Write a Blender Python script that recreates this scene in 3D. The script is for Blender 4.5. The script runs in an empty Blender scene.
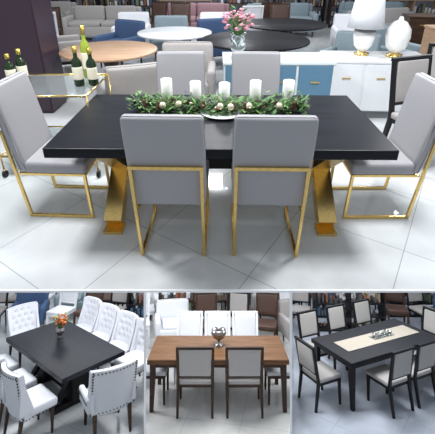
import bpy, bmesh, math, random
from mathutils import Matrix, Vector, Euler
random.seed(7)
S=bpy.context.scene
S.view_settings.view_transform='Standard'
COL=S.collection
# ---------------------------------------------------------------- materials
MATS={}
def mat(name,col,rough=.5,metal=0,noise=0,scale=30,trans=0,emit=0,coat=0,bump=0,spec=.5):
    if name in MATS: return MATS[name]
    m=bpy.data.materials.new(name); m.use_nodes=True
    nt=m.node_tree; b=nt.nodes['Principled BSDF']
    b.inputs['Base Color'].default_value=(*col,1)
    b.inputs['Roughness'].default_value=rough
    b.inputs['Metallic'].default_value=metal
    b.inputs['Transmission Weight'].default_value=trans
    b.inputs['Coat Weight'].default_value=coat
    b.inputs['Specular IOR Level'].default_value=spec
    if emit:
        b.inputs['Emission Color'].default_value=(*col,1); b.inputs['Emission Strength'].default_value=emit
    tc=nt.nodes.new('ShaderNodeTexCoord')
    if noise or bump:
        n=nt.nodes.new('ShaderNodeTexNoise'); n.inputs['Scale'].default_value=scale; n.inputs['Detail'].default_value=4
        nt.links.new(tc.outputs['Object'],n.inputs['Vector'])
    if noise:
        r=nt.nodes.new('ShaderNodeValToRGB')
        r.color_ramp.elements[0].position=.3; r.color_ramp.elements[1].position=.7
        r.color_ramp.elements[0].color=(*[c*(1-noise) for c in col],1)
        r.color_ramp.elements[1].color=(*[min(1,c*(1+noise)) for c in col],1)
        nt.links.new(n.outputs['Fac'],r.inputs['Fac']); nt.links.new(r.outputs['Color'],b.inputs['Base Color'])
    if bump:
        bp=nt.nodes.new('ShaderNodeBump'); bp.inputs['Strength'].default_value=bump; bp.inputs['Distance'].default_value=.004
        nt.links.new(n.outputs['Fac'],bp.inputs['Height']); nt.links.new(bp.outputs['Normal'],b.inputs['Normal'])
    MATS[name]=m; return m
def wood(name,c1,c2,rough=.35,sx=2,sy=26,spec=.5):
    if name in MATS: return MATS[name]
    m=mat(name,c1,rough,spec=spec); nt=m.node_tree; b=nt.nodes['Principled BSDF']
    tc=nt.nodes.new('ShaderNodeTexCoord'); mp=nt.nodes.new('ShaderNodeMapping'); mp.inputs['Scale'].default_value=(sx,sy,sy)
    n=nt.nodes.new('ShaderNodeTexNoise'); n.inputs['Scale'].default_value=1.5; n.inputs['Detail'].default_value=6
    r=nt.nodes.new('ShaderNodeValToRGB'); r.color_ramp.elements[0].position=.35; r.color_ramp.elements[1].position=.65
    r.color_ramp.elements[0].color=(*c1,1); r.color_ramp.elements[1].color=(*c2,1)
    nt.links.new(tc.outputs['Object'],mp.inputs['Vector']); nt.links.new(mp.outputs[0],n.inputs['Vector'])
    nt.links.new(n.outputs['Fac'],r.inputs['Fac']); nt.links.new(r.outputs['Color'],b.inputs['Base Color'])
    return m
def tile(name,c1,c2,grout,size,rough,rot):
    m=mat(name,c1,rough); nt=m.node_tree; b=nt.nodes['Principled BSDF']
    tc=nt.nodes.new('ShaderNodeTexCoord'); mp=nt.nodes.new('ShaderNodeMapping'); mp.inputs['Rotation'].default_value=(0,0,rot)
    br=nt.nodes.new('ShaderNodeTexBrick'); br.offset=0; br.inputs['Scale'].default_value=1
    br.inputs['Brick Width'].default_value=size; br.inputs['Row Height'].default_value=size
    br.inputs['Mortar Size'].default_value=.0035; br.inputs['Mortar Smooth'].default_value=.2
    br.inputs['Color1'].default_value=(*c1,1); br.inputs['Color2'].default_value=(*c2,1); br.inputs['Mortar'].default_value=(*grout,1)
    n=nt.nodes.new('ShaderNodeTexNoise'); n.inputs['Scale'].default_value=2.2; n.inputs['Detail'].default_value=7; n.inputs['Distortion'].default_value=1.2
    r=nt.nodes.new('ShaderNodeValToRGB'); r.color_ramp.elements[0].position=.3; r.color_ramp.elements[1].position=.75
    r.color_ramp.elements[0].color=(.86,.86,.85,1); r.color_ramp.elements[1].color=(1,1,1,1)
    mx=nt.nodes.new('ShaderNodeMixRGB'); mx.blend_type='MULTIPLY'; mx.inputs[0].default_value=1
    nt.links.new(tc.outputs['Object'],mp.inputs['Vector']); nt.links.new(mp.outputs[0],br.inputs['Vector'])
    nt.links.new(tc.outputs['Object'],n.inputs['Vector']); nt.links.new(n.outputs['Fac'],r.inputs['Fac'])
    nt.links.new(br.outputs['Color'],mx.inputs[1]); nt.links.new(r.outputs['Color'],mx.inputs[2]); nt.links.new(mx.outputs[0],b.inputs['Base Color'])
    return m
GREY=mat('grey_leather',(.335,.33,.345),.5,bump=.1,scale=120,spec=.35)
GOLD=mat('brushed_gold',(.78,.55,.20),.24,1,noise=.12,scale=60)
BLACK=wood('black_oak',(.006,.007,.010),(.012,.013,.018),.34,spec=.18)
BLACKM=mat('black_wood',(.010,.010,.012),.4,spec=.25)
WHITE=mat('white_linen',(.70,.71,.74),.8,noise=.03,scale=80,spec=.2)
TUFT=mat('tufted_white_linen',(.62,.63,.67),.85,noise=.04,scale=60,spec=.1)
CREAM=mat('cream_linen',(.40,.385,.37),.8,noise=.04,scale=80,spec=.2)
LINEN=mat('pale_grey_linen',(.46,.44,.43),.8,noise=.04,scale=80,spec=.2)
BEIGE=mat('beige_fabric',(.34,.32,.31),.8,noise=.05,scale=60)
WALNUT=wood('walnut_wood',(.10,.045,.018),(.20,.10,.045),.4,spec=.25)
DKWOOD=wood('espresso_wood',(.035,.018,.011),(.065,.035,.02),.4,spec=.3)
OAK=wood('oak_wood',(.36,.22,.13),(.48,.32,.21),.4)
GLOSSW=mat('white_lacquer',(.78,.80,.82),.25)
TRIMW=mat('white_trim_paint',(.95,.95,.95),.6)
MARBLE=mat('white_marble',(.76,.77,.78),.2,noise=.06,scale=4)
BLUE=mat('blue_lacquer',(.09,.20,.30),.4)
NAVY=mat('navy_velvet',(.04,.08,.17),.8,noise=.1)
PLUM=mat('plum_lacquer',(.030,.015,.027),.35)
TEAL=mat('grey_teal_fabric',(.22,.28,.31),.8,noise=.06)
PALE=mat('pale_blue_ceramic',(.60,.68,.70),.2)
CERA=mat('white_ceramic',(.85,.85,.83),.25)
WAX=mat('candle_wax',(.92,.91,.86),.5)
WICK=mat('wick',(.05,.04,.03),.9)
GLASS=mat('clear_glass',(.85,.92,.92),.05,trans=.9)
SILV=mat('mercury_silver',(.35,.33,.32),.3,1,noise=.3,scale=40)
CHAMP=mat('champagne_bauble',(.75,.68,.48),.25,.6)
PINE=mat('pine_cone',(.10,.05,.025),.7,noise=.3)
BERRY=mat('red_berry',(.35,.02,.02),.3)
LEAVES=[mat('leaf_%d'%i,c,.55,noise=.2) for i,c in enumerate([(.05,.13,.03),(.09,.21,.05),(.17,.31,.09),(.03,.07,.03)])]
BOTG=mat('bottle_green',(.01,.025,.008),.08); LABEL=mat('paper_label',(.75,.70,.55),.7); BOTY=mat('olive_bottle',(.28,.36,.04),.1)
FOIL=mat('bottle_foil',(.45,.33,.08),.3,.8)
PINKF=mat('pink_petals',(.60,.25,.33),.7,noise=.3); ORAF=mat('amber_petals',(.45,.12,.03),.7,noise=.3)
MAUVE=mat('mauve_fabric',(.30,.18,.20),.8,noise=.1)
NAIL=mat('nailhead',(.05,.045,.045),.4,.3)
RUNNER=mat('beige_runner',(.40,.36,.30),.85,noise=.08,scale=120)
BROWN=mat('brown_leather',(.07,.035,.025),.45,noise=.1)
SHELFC=[mat('goods_%d'%i,c,.6,noise=.1) for i,c in enumerate([(.5,.5,.48),(.25,.10,.06),(.06,.12,.2),(.35,.28,.18),(.1,.1,.1),(.6,.62,.65),(.15,.2,.12)])]
# ---------------------------------------------------------------- builder
class B:
    def __init__(s,name): s.name=name; s.bm=bmesh.new(); s.mats=[]
    def mi(s,m):
        if m not in s.mats: s.mats.append(m)
        return s.mats.index(m)
    def add(s,b2,M,m,smooth=True):
        i=s.mi(m); b2.transform(M)
        for f in b2.faces: f.material_index=i; f.smooth=smooth
        me=bpy.data.meshes.new('tmp'); b2.to_mesh(me); b2.free(); s.bm.from_mesh(me); bpy.data.meshes.remove(me)
    def box(s,c,size,m,bev=.004,rot=(0,0,0),seg=2):
        b=bmesh.new(); bmesh.ops.create_cube(b,size=1); bmesh.ops.scale(b,vec=size,verts=b.verts)
        if bev>0: bmesh.ops.bevel(b,geom=b.edges[:],offset=min(bev,min(size)*.45),segments=seg,affect='EDGES',profile=.5)
        s.add(b,Matrix.Translation(c)@Euler(rot).to_matrix().to_4x4(),m,bev>.012); return s
    def beam(s,p,q,w,d,m,bev=.002,w2=None,d2=None):
        p=Vector(p);q=Vector(q); L=(q-p).length
        b=bmesh.new(); bmesh.ops.create_cube(b,size=1)
        for v in b.verts:
            top=v.co.z>0
            v.co.x*=(w2 if (top and w2) else w); v.co.y*=(d2 if (top and d2) else d); v.co.z*=L
        if bev>0: bmesh.ops.bevel(b,geom=b.edges[:],offset=bev,segments=1,affect='EDGES')
        z=(q-p).normalized(); x=Vector((1,0,0))
        if abs(z.x)>.9: x=Vector((0,1,0))
        y=z.cross(x).normalized(); x=y.cross(z)
        M=Matrix((x,y,z)).transposed().to_4x4(); M.translation=(p+q)/2
        s.add(b,M,m,False); return s
    def cyl(s,p,q,r,m,r2=None,n=16):
        p=Vector(p);q=Vector(q)
        b=bmesh.new(); bmesh.ops.create_cone(b,cap_ends=True,segments=n,radius1=r,radius2=r if r2 is None else r2,depth=(q-p).length)
        M=(q-p).to_track_quat('Z','Y').to_matrix().to_4x4(); M.translation=(p+q)/2
        s.add(b,M,m,n>6); return s
    def ball(s,c,r,m,sc=(1,1,1),n=12):
        b=bmesh.new(); bmesh.ops.create_uvsphere(b,u_segments=n,v_segments=max(5,n//2+1),radius=r)
        s.add(b,Matrix.Translation(c)@Matrix.Diagonal((*sc,1)),m); return s
    def lathe(s,prof,c,m,n=24):
        b=bmesh.new(); rings=[]
        for r,z in prof:
            rings.append([b.verts.new((max(r,.0005)*math.cos(2*math.pi*k/n),max(r,.0005)*math.sin(2*math.pi*k/n),z)) for k in range(n)])
        for a,d in zip(rings,rings[1:]):
            for k in range(n): b.faces.new((a[k],a[(k+1)%n],d[(k+1)%n],d[k]))
        b.faces.new(rings[0][::-1]); b.faces.new(rings[-1])
        s.add(b,Matrix.Translation(c),m); return s
    def quad(s,pts,m):
        b=bmesh.new(); b.faces.new([b.verts.new(p) for p in pts]); s.add(b,Matrix(),m,False); return s
    def panel(s,w,z0,z1,y0,y1,t,m,curve=0,bev=.02,wt=None,tuft=None):
        """upholstered back: leaning slab with curved section; tuft=list of (x,z) button dimples"""
        b=bmesh.new(); bmesh.ops.create_cube(b,size=1)
        bmesh.ops.subdivide_edges(b,edges=[e for e in b.edges],cuts=22 if tuft else 4,use_grid_fill=True)
        for v in b.verts:
            k=v.co.z+.5; x=v.co.x
            ww=w+((wt or w)-w)*k
            ex=1-.02*(abs(v.co.z*2)**6)
            yy=y0+(y1-y0)*k+curve*(4*x*x)
            front=v.co.y>.4
            v.co=Vector((x*ww*ex,yy+v.co.y*t,z0+(z1-z0)*k))
            if tuft and front:
                d=min(math.hypot(v.co.x-tx,v.co.z-tz) for tx,tz in tuft)
                v.co.y-=.03*math.exp(-(d/.03)**2)
        hard=[e for e in b.edges if e.is_manifold and e.calc_face_angle(0)>1.2]
        bmesh.ops.bevel(b,geom=hard,offset=min(bev,.011) if tuft else bev,segments=3,affect='EDGES',profile=.5)
        s.add(b,Matrix(),m); return s
    def done(s,M=Matrix()):
        bmesh.ops.recalc_face_normals(s.bm,faces=s.bm.faces[:])
        me=bpy.data.meshes.new(s.name); s.bm.to_mesh(me); s.bm.free()
        for m in s.mats: me.materials.append(m)
        o=bpy.data.objects.new(s.name,me); COL.objects.link(o); o.matrix_world=M; return o
def put(o,x,y,z=0,rz=0,frame=None,copy=True,sc=None):
    n=o
    if copy:
        n=bpy.data.objects.new(o.name.split('.')[0],o.data); COL.objects.link(n)
    M=Matrix.Translation((x,y,z))@Matrix.Rotation(math.radians(rz),4,'Z')
    if sc: M=M@Matrix.Diagonal((*sc,1))
    if frame: frame.place(n,M)
    else: n.matrix_world=M
    return n

# ---------------------------------------------------------------- furniture makers
def gold_chair():
    b=B('dining_chair')
    b.box((0,.005,.445),(.46,.48,.10),GREY,.028,seg=3)
    b.panel(.47,.41,1.06,-.225,-.335,.075,GREY,bev=.022)
    for x in (-.213,.213):
        b.beam((x,-.262,.0),(x,-.262-.068,.735),.022,.022,GOLD)
        b.beam((x,-.262,.011),(x,.235,.011),.022,.022,GOLD)
        b.beam((x,.235,0),(x,.225,.40),.022,.022,GOLD)
        b.beam((x,-.27,.39),(x,.225,.39),.022,.02,GOLD)
    b.beam((-.224,-.330,.725),(.224,-.330,.725),.022,.022,GOLD)
    b.beam((-.2,.225,.39),(.2,.225,.39),.02,.02,GOLD)
    return b.done()
def frame_chair(fr,fab,name='dining_chair',w=.48):
    b=B(name); h=w/2
    b.box((0,.02,.455),(w,.46,.07),fab,.025,seg=3)
    b.box((0,.02,.405),(w-.02,.44,.05),fr,.004)
    for x in (-h+.025,h-.025):
        b.beam((x,-.27,0),(x,-.205,.44),.032,.036,fr,w2=.046,d2=.045)
        b.beam((x,-.205,.42),(x*1.04,-.31,1.0),.046,.04,fr,w2=.04,d2=.03)
        b.beam((x,.225,0),(x,.215,.40),.03,.03,fr,w2=.044,d2=.044)
    b.beam((-h,-.312,.985),(h,-.312,.985),.045,.035,fr)
    b.beam((-h+.04,-.235,.56),(h-.04,-.235,.56),.035,.03,fr)
    b.panel(w-.09,.57,.97,-.245,-.300,.05,fab,bev=.012)
    return b.done()
def tufted_chair(arms=False):
    b=B('dining_chair' if not arms else 'upholstered_host_chair')
    b.box((0,.02,.44),(.54,.52,.13),TUFT,.035,seg=3)
    tl=[]
    for r in range(4):
        for c in range(4 if r%2==0 else 3):
            tl.append(((-.18+c*.12) if r%2==0 else (-.12+c*.12),.60+r*.11))
    b.panel(.56,.36,1.02,-.22,-.34,.085,TUFT,curve=.07,bev=.03,wt=.60,tuft=tl)
    for x in (-.262,.262):
        b.beam((x,-.17,.46),(x*1.04,-.25,.92),.05,.22,TUFT,.012,w2=.05,d2=.05)
    if arms:
        for sx in (-1,1):
            b.box((sx*.285,.0,.58),(.07,.44,.07),TUFT,.03,seg=3); b.box((sx*.285,.0,.49),(.05,.42,.16),TUFT,.02,seg=3)
            for k in range(10): b.ball((sx*.322,-.2+k*.045,.55),.010,NAIL,n=6)
    for x in (-.22,.22):
        b.beam((x,-.26,0),(x,-.21,.40),.026,.028,DKWOOD,w2=.05,d2=.05)
        b.cyl((x,.225,0),(x,.215,.38),.016,DKWOOD,.030)
    for k in range(15):
        z=.42+k*.042; y=-.22-.12*(z-.36)/.66
        for sx in (-1,1): b.ball((sx*(.263+.018*(z-.36)),y+.060-.045,z),.0125,NAIL,n=6)
    for k in range(13):
        x=-.264+k*.044; b.ball((x,-.265+.07*4*(x/.56)**2,.40),.0125,NAIL,n=6); b.ball((x,.285,.39),.011,NAIL,n=6)
        b.ball((x,-.378+.07*4*(x/.6)**2,.985),.011,NAIL,n=6)
    for k in range(11):
        for sx in (-1,1): b.ball((sx*.273,-.22+k*.046,.39),.011,NAIL,n=6)
    for x,z in tl:
        y=-.22-.12*(z-.36)/.66+.07*4*(x/.58)**2+.020
        b.ball((x,y,z),.013,BEIGE,(1,.5,1),8)
    return b.done()
def armchair(m,name='armchair'):
    b=B(name)
    b.box((0,.02,.33),(.62,.62,.22),m,.04,seg=3)
    b.box((0,.04,.46),(.5,.54,.10),m,.04,seg=3)
    b.panel(.72,.2,.84,-.30,-.38,.14,m,bev=.04,curve=.03)
    for x in (-.34,.34): b.box((x,-.01,.40),(.11,.64,.40),m,.045,seg=3)
    for x in (-.28,.28):
        for y in (-.27,.27): b.cyl((x,y,0),(x,y,.23),.015,DKWOOD,.024)
    return b.done()
def sofa(m,L=1.9):
    b=B('sofa')
    b.box((0,0,.27),(L,.85,.26),m,.04,seg=3)
    for k in (-1,1):
        b.box((k*L*.22,.05,.45),(L*.43,.68,.14),m,.05,seg=3)
        b.box((k*L*.22,-.27,.66),(L*.43,.18,.38),m,.06,rot=(.15,0,0),seg=3)
        b.box((k*(L/2-.06),0,.40),(.14,.86,.46),m,.05,seg=3)
        for y in (-.35,.35): b.cyl((k*(L/2-.1),y,0),(k*(L/2-.1),y,.15),.02,DKWOOD,.028)
    b.box((0,-.37,.52),(L,.13,.60),m,.05,seg=3)
    return b.done()
def round_table(m,r=.65,leg=None,z=.76):
    b=B('round_table')
    b.lathe([(r*.97,z-.04),(r,z-.03),(r,z-.008),(r-.008,z)],(0,0,0),m,48)
    b.lathe([(r*.48,0),(r*.48,.02),(r*.3,.05),(.08,.12),(.06,.3),(.09,.5),(.14,z-.06),(.3,z-.04)],(0,0,0),leg or m,28)
    return b.done()
def cabinet(w,d,h,m,front=None,doors=2,drawers=1,top=None,name='sideboard',legs=True):
    b=B(name); z0=.12 if legs else .04
    b.box((0,0,(z0+h)/2),(w,d,h-z0),m,.006)
    b.box((0,0,h+.008),(w+.03,d+.03,.03),top or m,.006)
    for i in range(doors):
        for j in range(drawers):
            ww=w/doors; hh=(h-z0)/drawers; x=-w/2+ww*(i+.5); z=z0+hh*(j+.5)
            for s in (-1,1):
                b.box((x,s*(d/2+.006),z),(ww-.03,.016,hh-.03),front or m,.004)
            b.box((x,d/2+.02,z+hh*.2),(ww*.25,.015,.015),GOLD,.003)
            b.box((x,-d/2-.02,z+hh*.2),(ww*.25,.015,.015),GOLD,.003)
    if legs:
        for x in (-w/2+.06,w/2-.06):
            for y in (-d/2+.06,d/2-.06): b.beam((x,y,0),(x,y,z0),.035,.035,GOLD if front else m,w2=.05,d2=.05)
    else: b.box((0,0,.02),(w-.05,d-.05,.04),m,.003)
    return b.done()
def display_shelf(w,d,h,m,seed):
    rnd=random.Random(seed); b=B('display_shelf')
    n=max(2,int(h/.3))
    for k in range(n+1): b.box((0,0,.03+k*(h-.05)/n),(w,d,.025),m,.003)
    for x in (-w/2,0,w/2): b.box((x,0,h/2),(.025,d,h),m,.003)
    for k in range(n):
        z=.045+k*(h-.05)/n; x=-w/2+.06
        while x<w/2-.08:
            ww=rnd.uniform(.04,.12); hh=rnd.uniform(.08,(h/n)*.75); c=rnd.choice(SHELFC)
            if abs(x+ww/2)>ww/2+.02:
                if rnd.random()<.5: b.box((x+ww/2,0,z+hh/2),(ww*.8,d*.6,hh),c,.004)
                else: b.lathe([(ww*.25,0),(ww*.45,hh*.4),(ww*.2,hh*.8),(ww*.28,hh)],(x+ww/2,0,z),c,12)
            x+=ww+rnd.uniform(.01,.05)
    x=-w/2+.1
    while x<w/2-.1:
        hh=rnd.uniform(.12,.35); r=rnd.uniform(.04,.08)
        b.lathe([(r*.6,0),(r,hh*.4),(r*.4,hh*.75),(r*.6,hh)],(x,0,h-.007),rnd.choice(SHELFC),14); x+=rnd.uniform(.18,.4)
    return b.done()
def rect_table(L,W,m,legm,style,z=.76,name='dining_table'):
    b=B(name)
    b.box((0,0,z-.035),(L,W,.07),m,.005)
    if style=='x':
        for sx in (-1,1):
            x=sx*(L/2-.33)
            for sy in (-1,1):
                b.beam((x+sx*.003*sy,-sy*.38,.055),(x+sx*.003*sy,sy*.38,z-.10),.135,.10,legm,.003)
            for sy in (-1,1):
                b.box((x,sy*.39,.012),(.140,.13,.024),legm,.002)
            b.box((x,0,.38),(.15,.16,.2),legm,.004)
            b.box((x,0,z-.08),(.145,.92,.025),legm,.002)
        b.box((0,0,.37),(L-.80,.06,.09),BLACKM,.004)
    elif style=='four':
        for sx in (-1,1):
            for sy in (-1,1):
                b.beam((sx*(L/2-.07),sy*(W/2-.07),0),(sx*(L/2-.08),sy*(W/2-.08),z-.05),.055,.055,legm,w2=.09,d2=.09)
        for sy in (-1,1): b.box((0,sy*(W/2-.09),z-.1),(L-.18,.025,.09),legm,.003)
        for sx in (-1,1): b.box((sx*(L/2-.09),0,z-.1),(.025,W-.18,.09),legm,.003)
    else:
        for sx in (-1,1):
            x=sx*(L*.24)
            b.box((x,0,.05),(.16,W*.78,.10),legm,.01); b.beam((x,0,.09),(x,0,z-.14),.28,.34,legm,w2=.18,d2=.24)
            b.box((x,0,z-.11),(.14,W*.66,.09),legm,.01)
            for sy in (-1,1): b.beam((x,sy*.36,.09),(x,sy*.08,z*.6),.09,.07,legm)
        b.box((0,0,.14),(L*.5,.12,.12),legm,.01)
    return b.done()
def urn_lamp(m,shade=True,h=.42,name='table_lamp'):
    b=B(name)
    b.lathe([(.09,0),(.09,.025),(.05,.035),(.05,.05)],(0,0,0),GOLD)
    b.lathe([(.05,.05),(.11,.12),(.135,.24),(.125,.34),(.07,h),(.03,h+.02),(.02,h+.06)],(0,0,0),m,28)
    if shade:
        b.cyl((0,0,h+.05),(0,0,h+.16),.008,GOLD)
        b.lathe([(.22,h+.08),(.17,h+.42),(.165,h+.42),(.215,h+.08)],(0,0,0),WHITE,32)
    return b.done()
def bottle(m,x,y,z,h=.31,r=.038):
    b=B('wine_bottle')
    b.lathe([(r*.9,0),(r,.01),(r,h*.58),(r*.85,h*.66),(r*.4,h*.74),(r*.36,h*.92),(r*.42,h*.93),(r*.42,h)],(0,0,0),m,18)
    b.lathe([(r+.001,h*.18),(r+.0015,h*.2),(r+.0015,h*.48),(r+.001,h*.5)],(0,0,0),LABEL,18)
    b.lathe([(r*.44,h*.84),(r*.46,h*.85),(r*.46,h*1.0),(.002,h*1.01)],(0,0,0),FOIL,14)
    return b.done(Matrix.Translation((x,y,z)))
def bouquet(name,vm,pm,M,hv=.24,rs=.16,n=46,frame=None,vs=1):
    b=B(name)
    b.lathe([(.045*vs,0),(.05*vs,.01),(.03*vs,.03),(.06*vs,.09),(.075*vs,.15),(.055*vs,hv-.02),(.075*vs,hv),(.07*vs,hv),(.05*vs,hv-.02),(.002,.12)],(0,0,0),vm,22)
    for i in range(n):
        a=random.random()*6.283; rr=rs*math.sqrt(random.random()); zz=hv+.05+random.random()*rs*1.5*(1-rr/rs*.5)
        p=Vector((rr*math.cos(a),rr*math.sin(a),zz)); b.cyl((0,0,hv-.05),p,.0022,LEAVES[1],n=5)
        if i%3: b.ball(p,.017+.014*random.random(),pm,(1,1,.7),7)
        else:
            d=Vector((math.cos(a),math.sin(a),.5))*.07; s=Vector((-math.sin(a),math.cos(a),0))*.022
            b.quad([p-d*.2,p+d*.4+s,p+d,p+d*.4-s],LEAVES[i%4])
    o=b.done()
    if frame: frame.place(o,M)
    else: o.matrix_world=M
    return o

# ---------------------------------------------------------------- camera
H=1.8; PITCH=math.radians(25.7); FPX=370.0
cam=bpy.data.cameras.new('camera'); co=bpy.data.objects.new('camera',cam); COL.objects.link(co)
co.location=(0,0,H); co.rotation_euler=(math.pi/2-PITCH,0,0); cam.lens=FPX/435*36; cam.sensor_width=36; cam.shift_y=-73/435
cam.clip_start=.05; cam.clip_end=200; S.camera=co

# ================================================================= UPPER SHOWROOM
FLOOR=tile('porcelain_tile',(.67,.70,.71),(.70,.72,.73),(.40,.42,.44),.8,.06,math.radians(33))
YF=1.672
b=B('floor'); b.box((0,(YF+14)/2,-.008),(18,14-YF,.016),FLOOR,0); b.done()
b=B('trim_1'); b.box((0,YF-.006,-.0085),(18,.012,.017),TRIMW,.001); b.done()
WALLM=mat('showroom_wall',(.16,.15,.17),.8,noise=.3,scale=1.5)
b=B('wall_back'); b.box((0,14.05,1.6),(18,.1,3.2),WALLM,0); b.done()
b=B('wall_left'); b.box((-9.05,7.85,1.6),(.1,12.3,3.2),WALLM,0); b.done()
b=B('wall_right'); b.box((9.05,7.85,1.6),(.1,12.3,3.2),WALLM,0); b.done()

o=rect_table(2.25,1.1,BLACK,GOLD,'x'); o.matrix_world=Matrix.Translation((.022,2.63,0))@Matrix.Rotation(math.radians(-.8),4,'Z')
G=gold_chair()
put(G,-.298,2.235,0,-1.5,copy=False); put(G,.332,2.225,0,-1.5)
put(G,-.36,3.25,0,179); put(G,.36,3.24,0,178)
put(G,-1.21,2.62,0,-93); put(G,1.235,2.60,0,90)

# centre piece on main table
b=B('centerpiece_garland')
Z=.762
def gl(x): return 2.79-.03*x
b.lathe([(.10,0),(.17,.012),(.18,.02),(.17,.02),(.10,.012)],(.04,2.72,Z),GLOSSW,36)
for i in range(2600):
    t=random.uniform(-1,1); x=.01+t*.68; hw=.15*math.sqrt(max(.08,1-t*t*.75))
    y=gl(x)-.01+random.gauss(0,.5)*hw; z=Z+.012+abs(random.gauss(0,.05))*max(.1,1-abs(y-gl(x))/.25)
    a=random.random()*6.283; L=random.uniform(.03,.075); w=L*random.choice((.10,.35,.5)); up=random.uniform(-.1,.9)
    p=Vector((x,y,max(z,Z+.008))); d=Vector((math.cos(a),math.sin(a),up)).normalized()*L; s=Vector((-math.sin(a),math.cos(a),.1))*w*.5
    if p.z+d.z<Z+.004: d.z=0
    b.quad([p,p+d*.5+s,p+d,p+d*.5-s],LEAVES[random.choice((0,0,1,1,2,3))])
for i in range(11):
    x=-.58+i*.115+random.uniform(-.02,.02); y=gl(x)-.07+random.uniform(-.05,.06); c=Vector((x,y,Z+.065))
    for k in range(6):
        b.lathe([(.014,k*.010),(.032-.0040*k,k*.010+.003),(.010,k*.010+.010)],c-Vector((0,0,.02)),PINE,9)
for i in range(30):
    x=random.uniform(-.62,.64); b.ball((x,gl(x)+random.uniform(-.16,.05),Z+random.uniform(.06,.10)),.007,BERRY if i%3==0 else CHAMP,n=7)
for x,y in ((-.42,-.12),(.02,-.13),(.10,-.14),(.24,-.12),(.47,-.11),(-.30,-.09)):
    b.ball((x,gl(x)+y,Z+.075),.028,CHAMP,n=14)
b.done()
for x,h in ((-.405,.23),(-.175,.21),(.055,.20),(.30,.22),(.56,.225)):
    b=B('pillar_candle'); r=.045
    b.lathe([(r,0),(r,h-.004),(r-.005,h),(.008,h-.006)],(0,0,0),WAX,28); b.cyl((0,0,h-.008),(0,0,h+.012),.002,WICK,n=6)
    b.done(Matrix.Translation((x,gl(x)+.05,Z+.006)))

# bar cart with bottles
b=B('bar_cart')
CX0,CX1,CY0,CY1=-2.0,-1.12,3.02,3.72
for x in (CX0,CX1):
    for y in (CY0,CY1):
        b.cyl((x,y,.07),(x,y,.80),.008,GOLD); b.cyl((x-.012,y,.035),(x+.012,y,.035),.035,BLACKM,n=18); b.cyl((x,y,.03),(x,y,.09),.010,GOLD)
for z in (.22,.80):
    b.box(((CX0+CX1)/2,(CY0+CY1)/2,z-.010),(CX1-CX0,CY1-CY0,.010),GLASS,.002)
    for y in (CY0,CY1): b.cyl((CX0,y,z),(CX1,y,z),.008,GOLD)
    for x in (CX0,CX1): b.cyl((x,CY0,z),(x,CY1,z),.008,GOLD)
b.done()
for x,y,m,h in ((-1.28,3.34,BOTG,.36),(-1.155,3.36,BOTG,.34),(-1.28,3.62,BOTY,.50),(-1.93,3.40,BOTG,.28),(-1.86,3.48,BOTG,.31)): bottle(m,x,y,.796,h,.045)

# background of the upper showroom
o=cabinet(1.75,.55,2.1,PLUM,doors=2,name='wardrobe',legs=False); put(o,-3.08,4.95,0,0,copy=False)
o=round_table(OAK,.66,DKWOOD); put(o,-1.50,5.2,copy=False)
o=round_table(GLOSSW,.65); put(o,-.75,6.7,copy=False)
o=round_table(BLACKM,.85); put(o,.60,6.0,copy=False)
RTW=o
put(o,1.35,7.8)
o=cabinet(1.25,.55,.80,GLOSSW,BLUE,3,1,top=PALE); put(o,.70,4.42,0,0,copy=False)
o=cabinet(1.25,.6,.74,GLOSSW,None,3,1,top=MARBLE); put(o,2.02,4.75,0,-3,copy=False)
bouquet('flower_vase',GLASS,PINKF,Matrix.Translation((.24,4.42,.824)),.27,.19,80,vs=1.35)
o=urn_lamp(CERA,h=.26); put(o,1.86,4.82,.765,copy=False)
o=urn_lamp(CERA,False,.42,'ceramic_urn'); put(o,2.24,4.72,.765,copy=False,sc=(1.1,1.1,1))
A1=armchair(BEIGE); put(A1,-1.02,4.32,0,25,copy=False); put(A1,-.42,4.93,0,180); put(A1,-2.8,7.0,0,-60)
A2=armchair(TEAL); put(A2,-1.0,8.0,0,180,copy=False); put(A2,2.05,5.85,0,140); put(A2,3.05,6.4,0,200)
A3=armchair(WHITE); put(A3,-1.95,8.7,0,180,copy=False); put(A3,2.9,8.3,0,170); put(A3,-.05,8.65,0,180)
ANV=armchair(NAVY); put(ANV,.05,7.5,0,200,copy=False); put(ANV,-1.9,7.3,0,150)
FCK=frame_chair(BLACKM,BEIGE); put(FCK,2.02,3.35,0,200,copy=False); put(FCK,2.55,3.95,0,160)
FCW=frame_chair(GLOSSW,WHITE); put(FCW,2.6,7.3,0,60,copy=False); put(FCW,-3.5,7.7,0,30)
FCB=frame_chair(DKWOOD,BROWN); put(FCB,-3.8,8.7,0,30,copy=False); put(FCB,1.5,9.1,0,180); put(FCB,-.9,9.3,0,180)
put(FCB,1.2,9.95,0,20); put(FCB,-1.6,9.6,0,150); put(FCW,.75,9.1,0,10)
put(FCK,-2.55,6.05,0,-60)
SF=sofa(BEIGE); put(SF,-3.0,10.2,0,180,copy=False); put(SF,4.2,9.5,0,200)
SFP=sofa(MAUVE); put(SFP,-.6,11.0,0,180,copy=False)
SFB=sofa(TEAL); put(SFB,1.8,11.0,0,180,copy=False); put(SFB,4.6,11.4,0,180); put(SF,-5.2,11.5,0,180)
SH=[display_shelf(1.6,.4,h,m,k) for k,(h,m) in enumerate(((1.1,DKWOOD),(.95,BLACKM),(1.3,DKWOOD),(.85,OAK)))]
for k,x in enumerate((-6.4,-4.6,-2.8,-1.0,.8,2.6,4.4,6.2)): put(SH[k%4],x,12.6,0,180)
SB=cabinet(1.5,.5,.95,DKWOOD,None,3,2); put(SB,4.3,7.2,0,-10,copy=False); put(SB,-5.1,9.6)
SW=cabinet(1.5,.5,.9,GLOSSW,None,3,2); put(SW,-6,7.8,0,10,copy=False)
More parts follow.
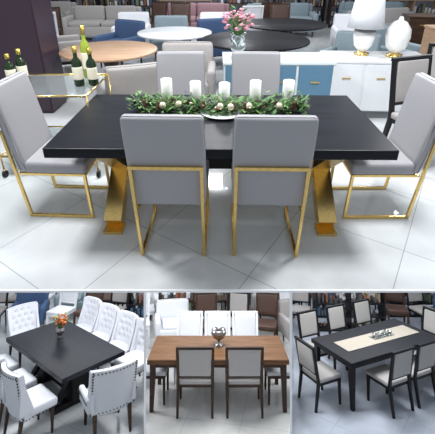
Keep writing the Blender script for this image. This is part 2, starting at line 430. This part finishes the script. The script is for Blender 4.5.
o=cabinet(1.1,.5,1.0,OAK,None,2,3,name='chest_of_drawers'); put(o,3.6,5.4,copy=False)

# ================================================================= LOWER DISPLAY HALLS (stepped, raked stages)
class Hall:
    def __init__(s,a,h,umin,umax):
        s.a=math.radians(a); s.h=h; s.umin=umin; s.umax=umax
        s.M=Matrix.Translation((0,0,H))@Matrix.Rotation(-(PITCH+s.a),4,'X')@Matrix.Translation((0,0,-h))
        ca,sa=math.cos(s.a),math.sin(s.a); c=Vector((0,0,h)); s.planes=[]
        if umin is not None: s.planes.append((c,-Vector((FPX,-umin*ca,-umin*sa))))
        if umax is not None: s.planes.append((c,Vector((FPX,-umax*ca,-umax*sa))))
        s.planes.append((c,Vector((0,-sa*FPX+146*ca,ca*FPX+146*sa))))
    def place(s,o,M):
        me=o.data; need=False
        for c,n in s.planes:
            if any((M@v.co-c).dot(n)>0 for v in me.vertices): need=True; break
        if need:                      # trim furniture against the partition walls / slab
            me=me.copy(); o.data=me; bm=bmesh.new(); bm.from_mesh(me); Mi=M.inverted()
            for c,n in s.planes:
                nl=(M.to_3x3().transposed()@n)
                bmesh.ops.bisect_plane(bm,geom=bm.verts[:]+bm.edges[:]+bm.faces[:],plane_co=Mi@c,plane_no=nl,clear_outer=True)
            if len(bm.faces)==0:
                bm.free(); bpy.data.objects.remove(o); return None
            bm.to_mesh(me); bm.free()
        o.matrix_world=s.M@M
    def shell(s,yback,wallm,fm):
        b=B('floor'); b.quad([(-7,3.5,0),(7,3.5,0),(7,yback,0),(-7,yback,0)],fm); s.place(b.done(),Matrix())
        b=B('wall_back'); b.box((0,yback+.05,1.2),(14,.1,2.4),wallm,0); s.place(b.done(),Matrix())
    def light(s,x,y,z,sx,sy,p):
        l=bpy.data.lights.new('ceiling_light','AREA'); l.shape='RECTANGLE'; l.size=sx; l.size_y=sy; l.energy=p; l.color=(.95,.97,1)
        o=bpy.data.objects.new('ceiling_light',l); COL.objects.link(o); o.matrix_world=s.M@Matrix.Translation((x,y,z))
H1=Hall(3.5,3.86,None,-72.5); H2=Hall(6.5,3.36,-72.5,73.5); H3=Hall(4,3.81,73.5,None)
F1=tile('stone_tile_a',(.62,.65,.67),(.66,.68,.69),(.42,.43,.45),.8,.15,.5)
F2=tile('stone_tile_b',(.62,.62,.60),(.66,.65,.63),(.42,.42,.42),.8,.15,.2)
F3=tile('stone_tile_c',(.46,.50,.59),(.50,.54,.62),(.33,.36,.41),.8,.15,.7)
W1=mat('dark_wall_a',(.06,.08,.12),.7,noise=.5,scale=2.5); W2=mat('dark_wall_b',(.10,.085,.08),.7,noise=.4,scale=2.5)
H1.shell(12,W1,F1); H2.shell(11.5,W2,F2); H3.shell(12,W1,F3)
for u in (-72.5,73.5):
    b=B('wall_divider')
    def P(w,k,du):
        ca,sa=math.cos(PITCH),math.sin(PITCH); t=YF/(FPX*ca-w*sa)*k
        return Vector((u*t+du,(FPX*ca-w*sa)*t,H+(-FPX*sa-w*ca)*t))
    hw=.0085; bm=bmesh.new()
    vs=[bm.verts.new(P(w,k,d)) for k in (1,1.10) for w in (146,300) for d in (-hw,hw)]
    for f in ((0,1,3,2),(4,6,7,5),(0,4,5,1),(2,3,7,6),(0,2,6,4),(1,5,7,3)): bm.faces.new([vs[i] for i in f])
    b.add(bm,Matrix(),TRIMW,False); b.done()

def along(c,ang,s,n):
    a=math.radians(ang); return c[0]+s*math.cos(a)-n*math.sin(a), c[1]+s*math.sin(a)+n*math.cos(a)
# ---- hall 1
c1=(-2.70,6.68); A=-40
o=rect_table(2.05,1.1,BLACK,BLACKM,'ped'); put(o,*c1,0,A,H1,False)
T=tufted_chair()
for s,n,r in ((-.74,-.80,A),(-.02,-.82,A),(.68,-.84,A),(-.90,.86,A+180),(-.29,.86,A+180),(.32,.86,A+180),(.93,.86,A+180),(-1.42,0,A-90)):
    x,y=along(c1,A,s,n); put(T,x,y,0,r,H1)
bpy.data.objects.remove(T)
T=tufted_chair(True); x,y=along(c1,A,1.42,-.04); put(T,x,y,0,A+74,H1,False,(1.15,1.05,1.0))
x,y=along(c1,A,-.28,.08); bouquet('flower_vase',SILV,ORAF,Matrix.Translation((x,y,.762)),.18,.14,50,H1)
# ---- hall 2
c2=(.01,6.36)
o=rect_table(2.14,.92,WALNUT,DKWOOD,'four'); put(o,*c2,0,0,H2,False)
FW=frame_chair(DKWOOD,LINEN,w=.56); FWW=frame_chair(GLOSSW,WHITE)
for x in (-.33,.40): put(FW,x,6.08,0,0,H2)
FWD=frame_chair(DKWOOD,WHITE)
for x in (-.52,-.0,.52): put(FWW,x,7.02,0,180,H2)
put(FWD,-1.05,6.36,0,-90,H2); put(FWD,1.02,6.36,0,90,H2)
bpy.data.objects.remove(FW); bpy.data.objects.remove(FWD)
b=B('silver_bowl'); b.lathe([(.07,0),(.07,.01),(.02,.03),(.02,.08),(.09,.12),(.125,.19),(.115,.25),(.10,.25),(.11,.19),(.002,.13)],(0,0,0),SILV,26); put(b.done(),.02,6.42,.762,0,H2,False)
# ---- hall 3
c3=(2.88,6.96); A3a=25
o=rect_table(2.15,.98,BLACK,BLACKM,'four'); put(o,*c3,0,A3a,H3,False)
FB=frame_chair(BLACKM,CREAM)
for s,n,r in ((-.36,-.56,0),(.22,-.56,0),(.80,-.56,0),(-.72,.74,180),(0,.74,180),(.72,.74,180),(-1.30,0,-90),(1.32,0,90)):
    x,y=along(c3,A3a,s,n); put(FB,x,y,0,A3a+r,H3)
bpy.data.objects.remove(FB)
b=B('table_runner'); b.box((0,0,0),(1.75,.36,.005),RUNNER,.001); x,y=along(c3,A3a,.05,0); put(b.done(),x,y,.764,A3a,H3,False)
b=B('glass_centerpiece')
for i in range(9):
    xx=-.2+i*.05; b.lathe([(.02,0),(.03,.03),(.035+.01*(i%2),.06),(.028,.06),(.02,.02)],(xx,.03*math.sin(i*2),0),GLASS if i%2 else SILV,14)
b.box((0,0,.004),(.5,.14,.008),GLASS,.002)
x,y=along(c3,A3a,.15,0); put(b.done(),x,y,.768,A3a,H3,False)
# ---- background stock of the halls
bpy.context.view_layer.update()
def fill(hall,x0,x1,rows,seq):
    i=0
    for y in rows:
        x=x0+random.uniform(0,.3)
        while x<x1:
            o=seq[i%len(seq)]; i+=1
            c=[Vector(k) for k in o.bound_box]; w=max(k.x for k in c)-min(k.x for k in c)
            ang=180+(random.choice((-15,0,12)) if w<1 else 0)
            x+=w/2
            put(o,x,y+random.uniform(-.05,.05),0,ang,hall)
            x+=w/2+random.uniform(.10,.18)
fill(H1,-5.6,-1.6,(9.0,9.9,10.8,11.5),[FCK,ANV,FWW,FCB,FCK,SH[1],FCK,FWW,A2,FCB])
fill(H2,-2.1,2.1,(8.3,9.2,10.1,10.9),[FCW,A3,FCB,FCK,FCB,A1,FCW,SH[0],FCB,FCK])
fill(H3,1.6,5.6,(9.2,10.1,10.9,11.6),[FCK,SH[1],FCB,FCK,ANV,FCK,FCB,FCK])
bpy.data.objects.remove(FWW)
for o in SH: bpy.data.objects.remove(o)

# ---------------------------------------------------------------- light
w=bpy.data.worlds.new('world'); S.world=w; w.use_nodes=True
w.node_tree.nodes['Background'].inputs[0].default_value=(.84,.91,1,1); w.node_tree.nodes['Background'].inputs[1].default_value=.58
for x,y,e in ((-1.6,2.6,100),(1.6,2.6,100),(0,4.6,85),(-4,7,65),(4,7,65),(0,8,65),(0,11,50)):
    l=bpy.data.lights.new('ceiling_light','AREA'); l.shape='RECTANGLE'; l.size=.6; l.size_y=.6; l.energy=e; l.color=(.97,.98,1)
    o=bpy.data.objects.new('ceiling_light',l); COL.objects.link(o); o.location=(x,y,3.1)
H1.light(-2.9,6.6,3.0,1.0,1.0,100); H2.light(0,6.2,2.9,1.0,1.0,92); H3.light(2.9,6.8,3.0,1.0,1.0,88)
for hh,x,e in ((H1,-3.3,35),(H2,0,32),(H3,3.3,28)): hh.light(x,9.5,2.6,2.5,1,e)
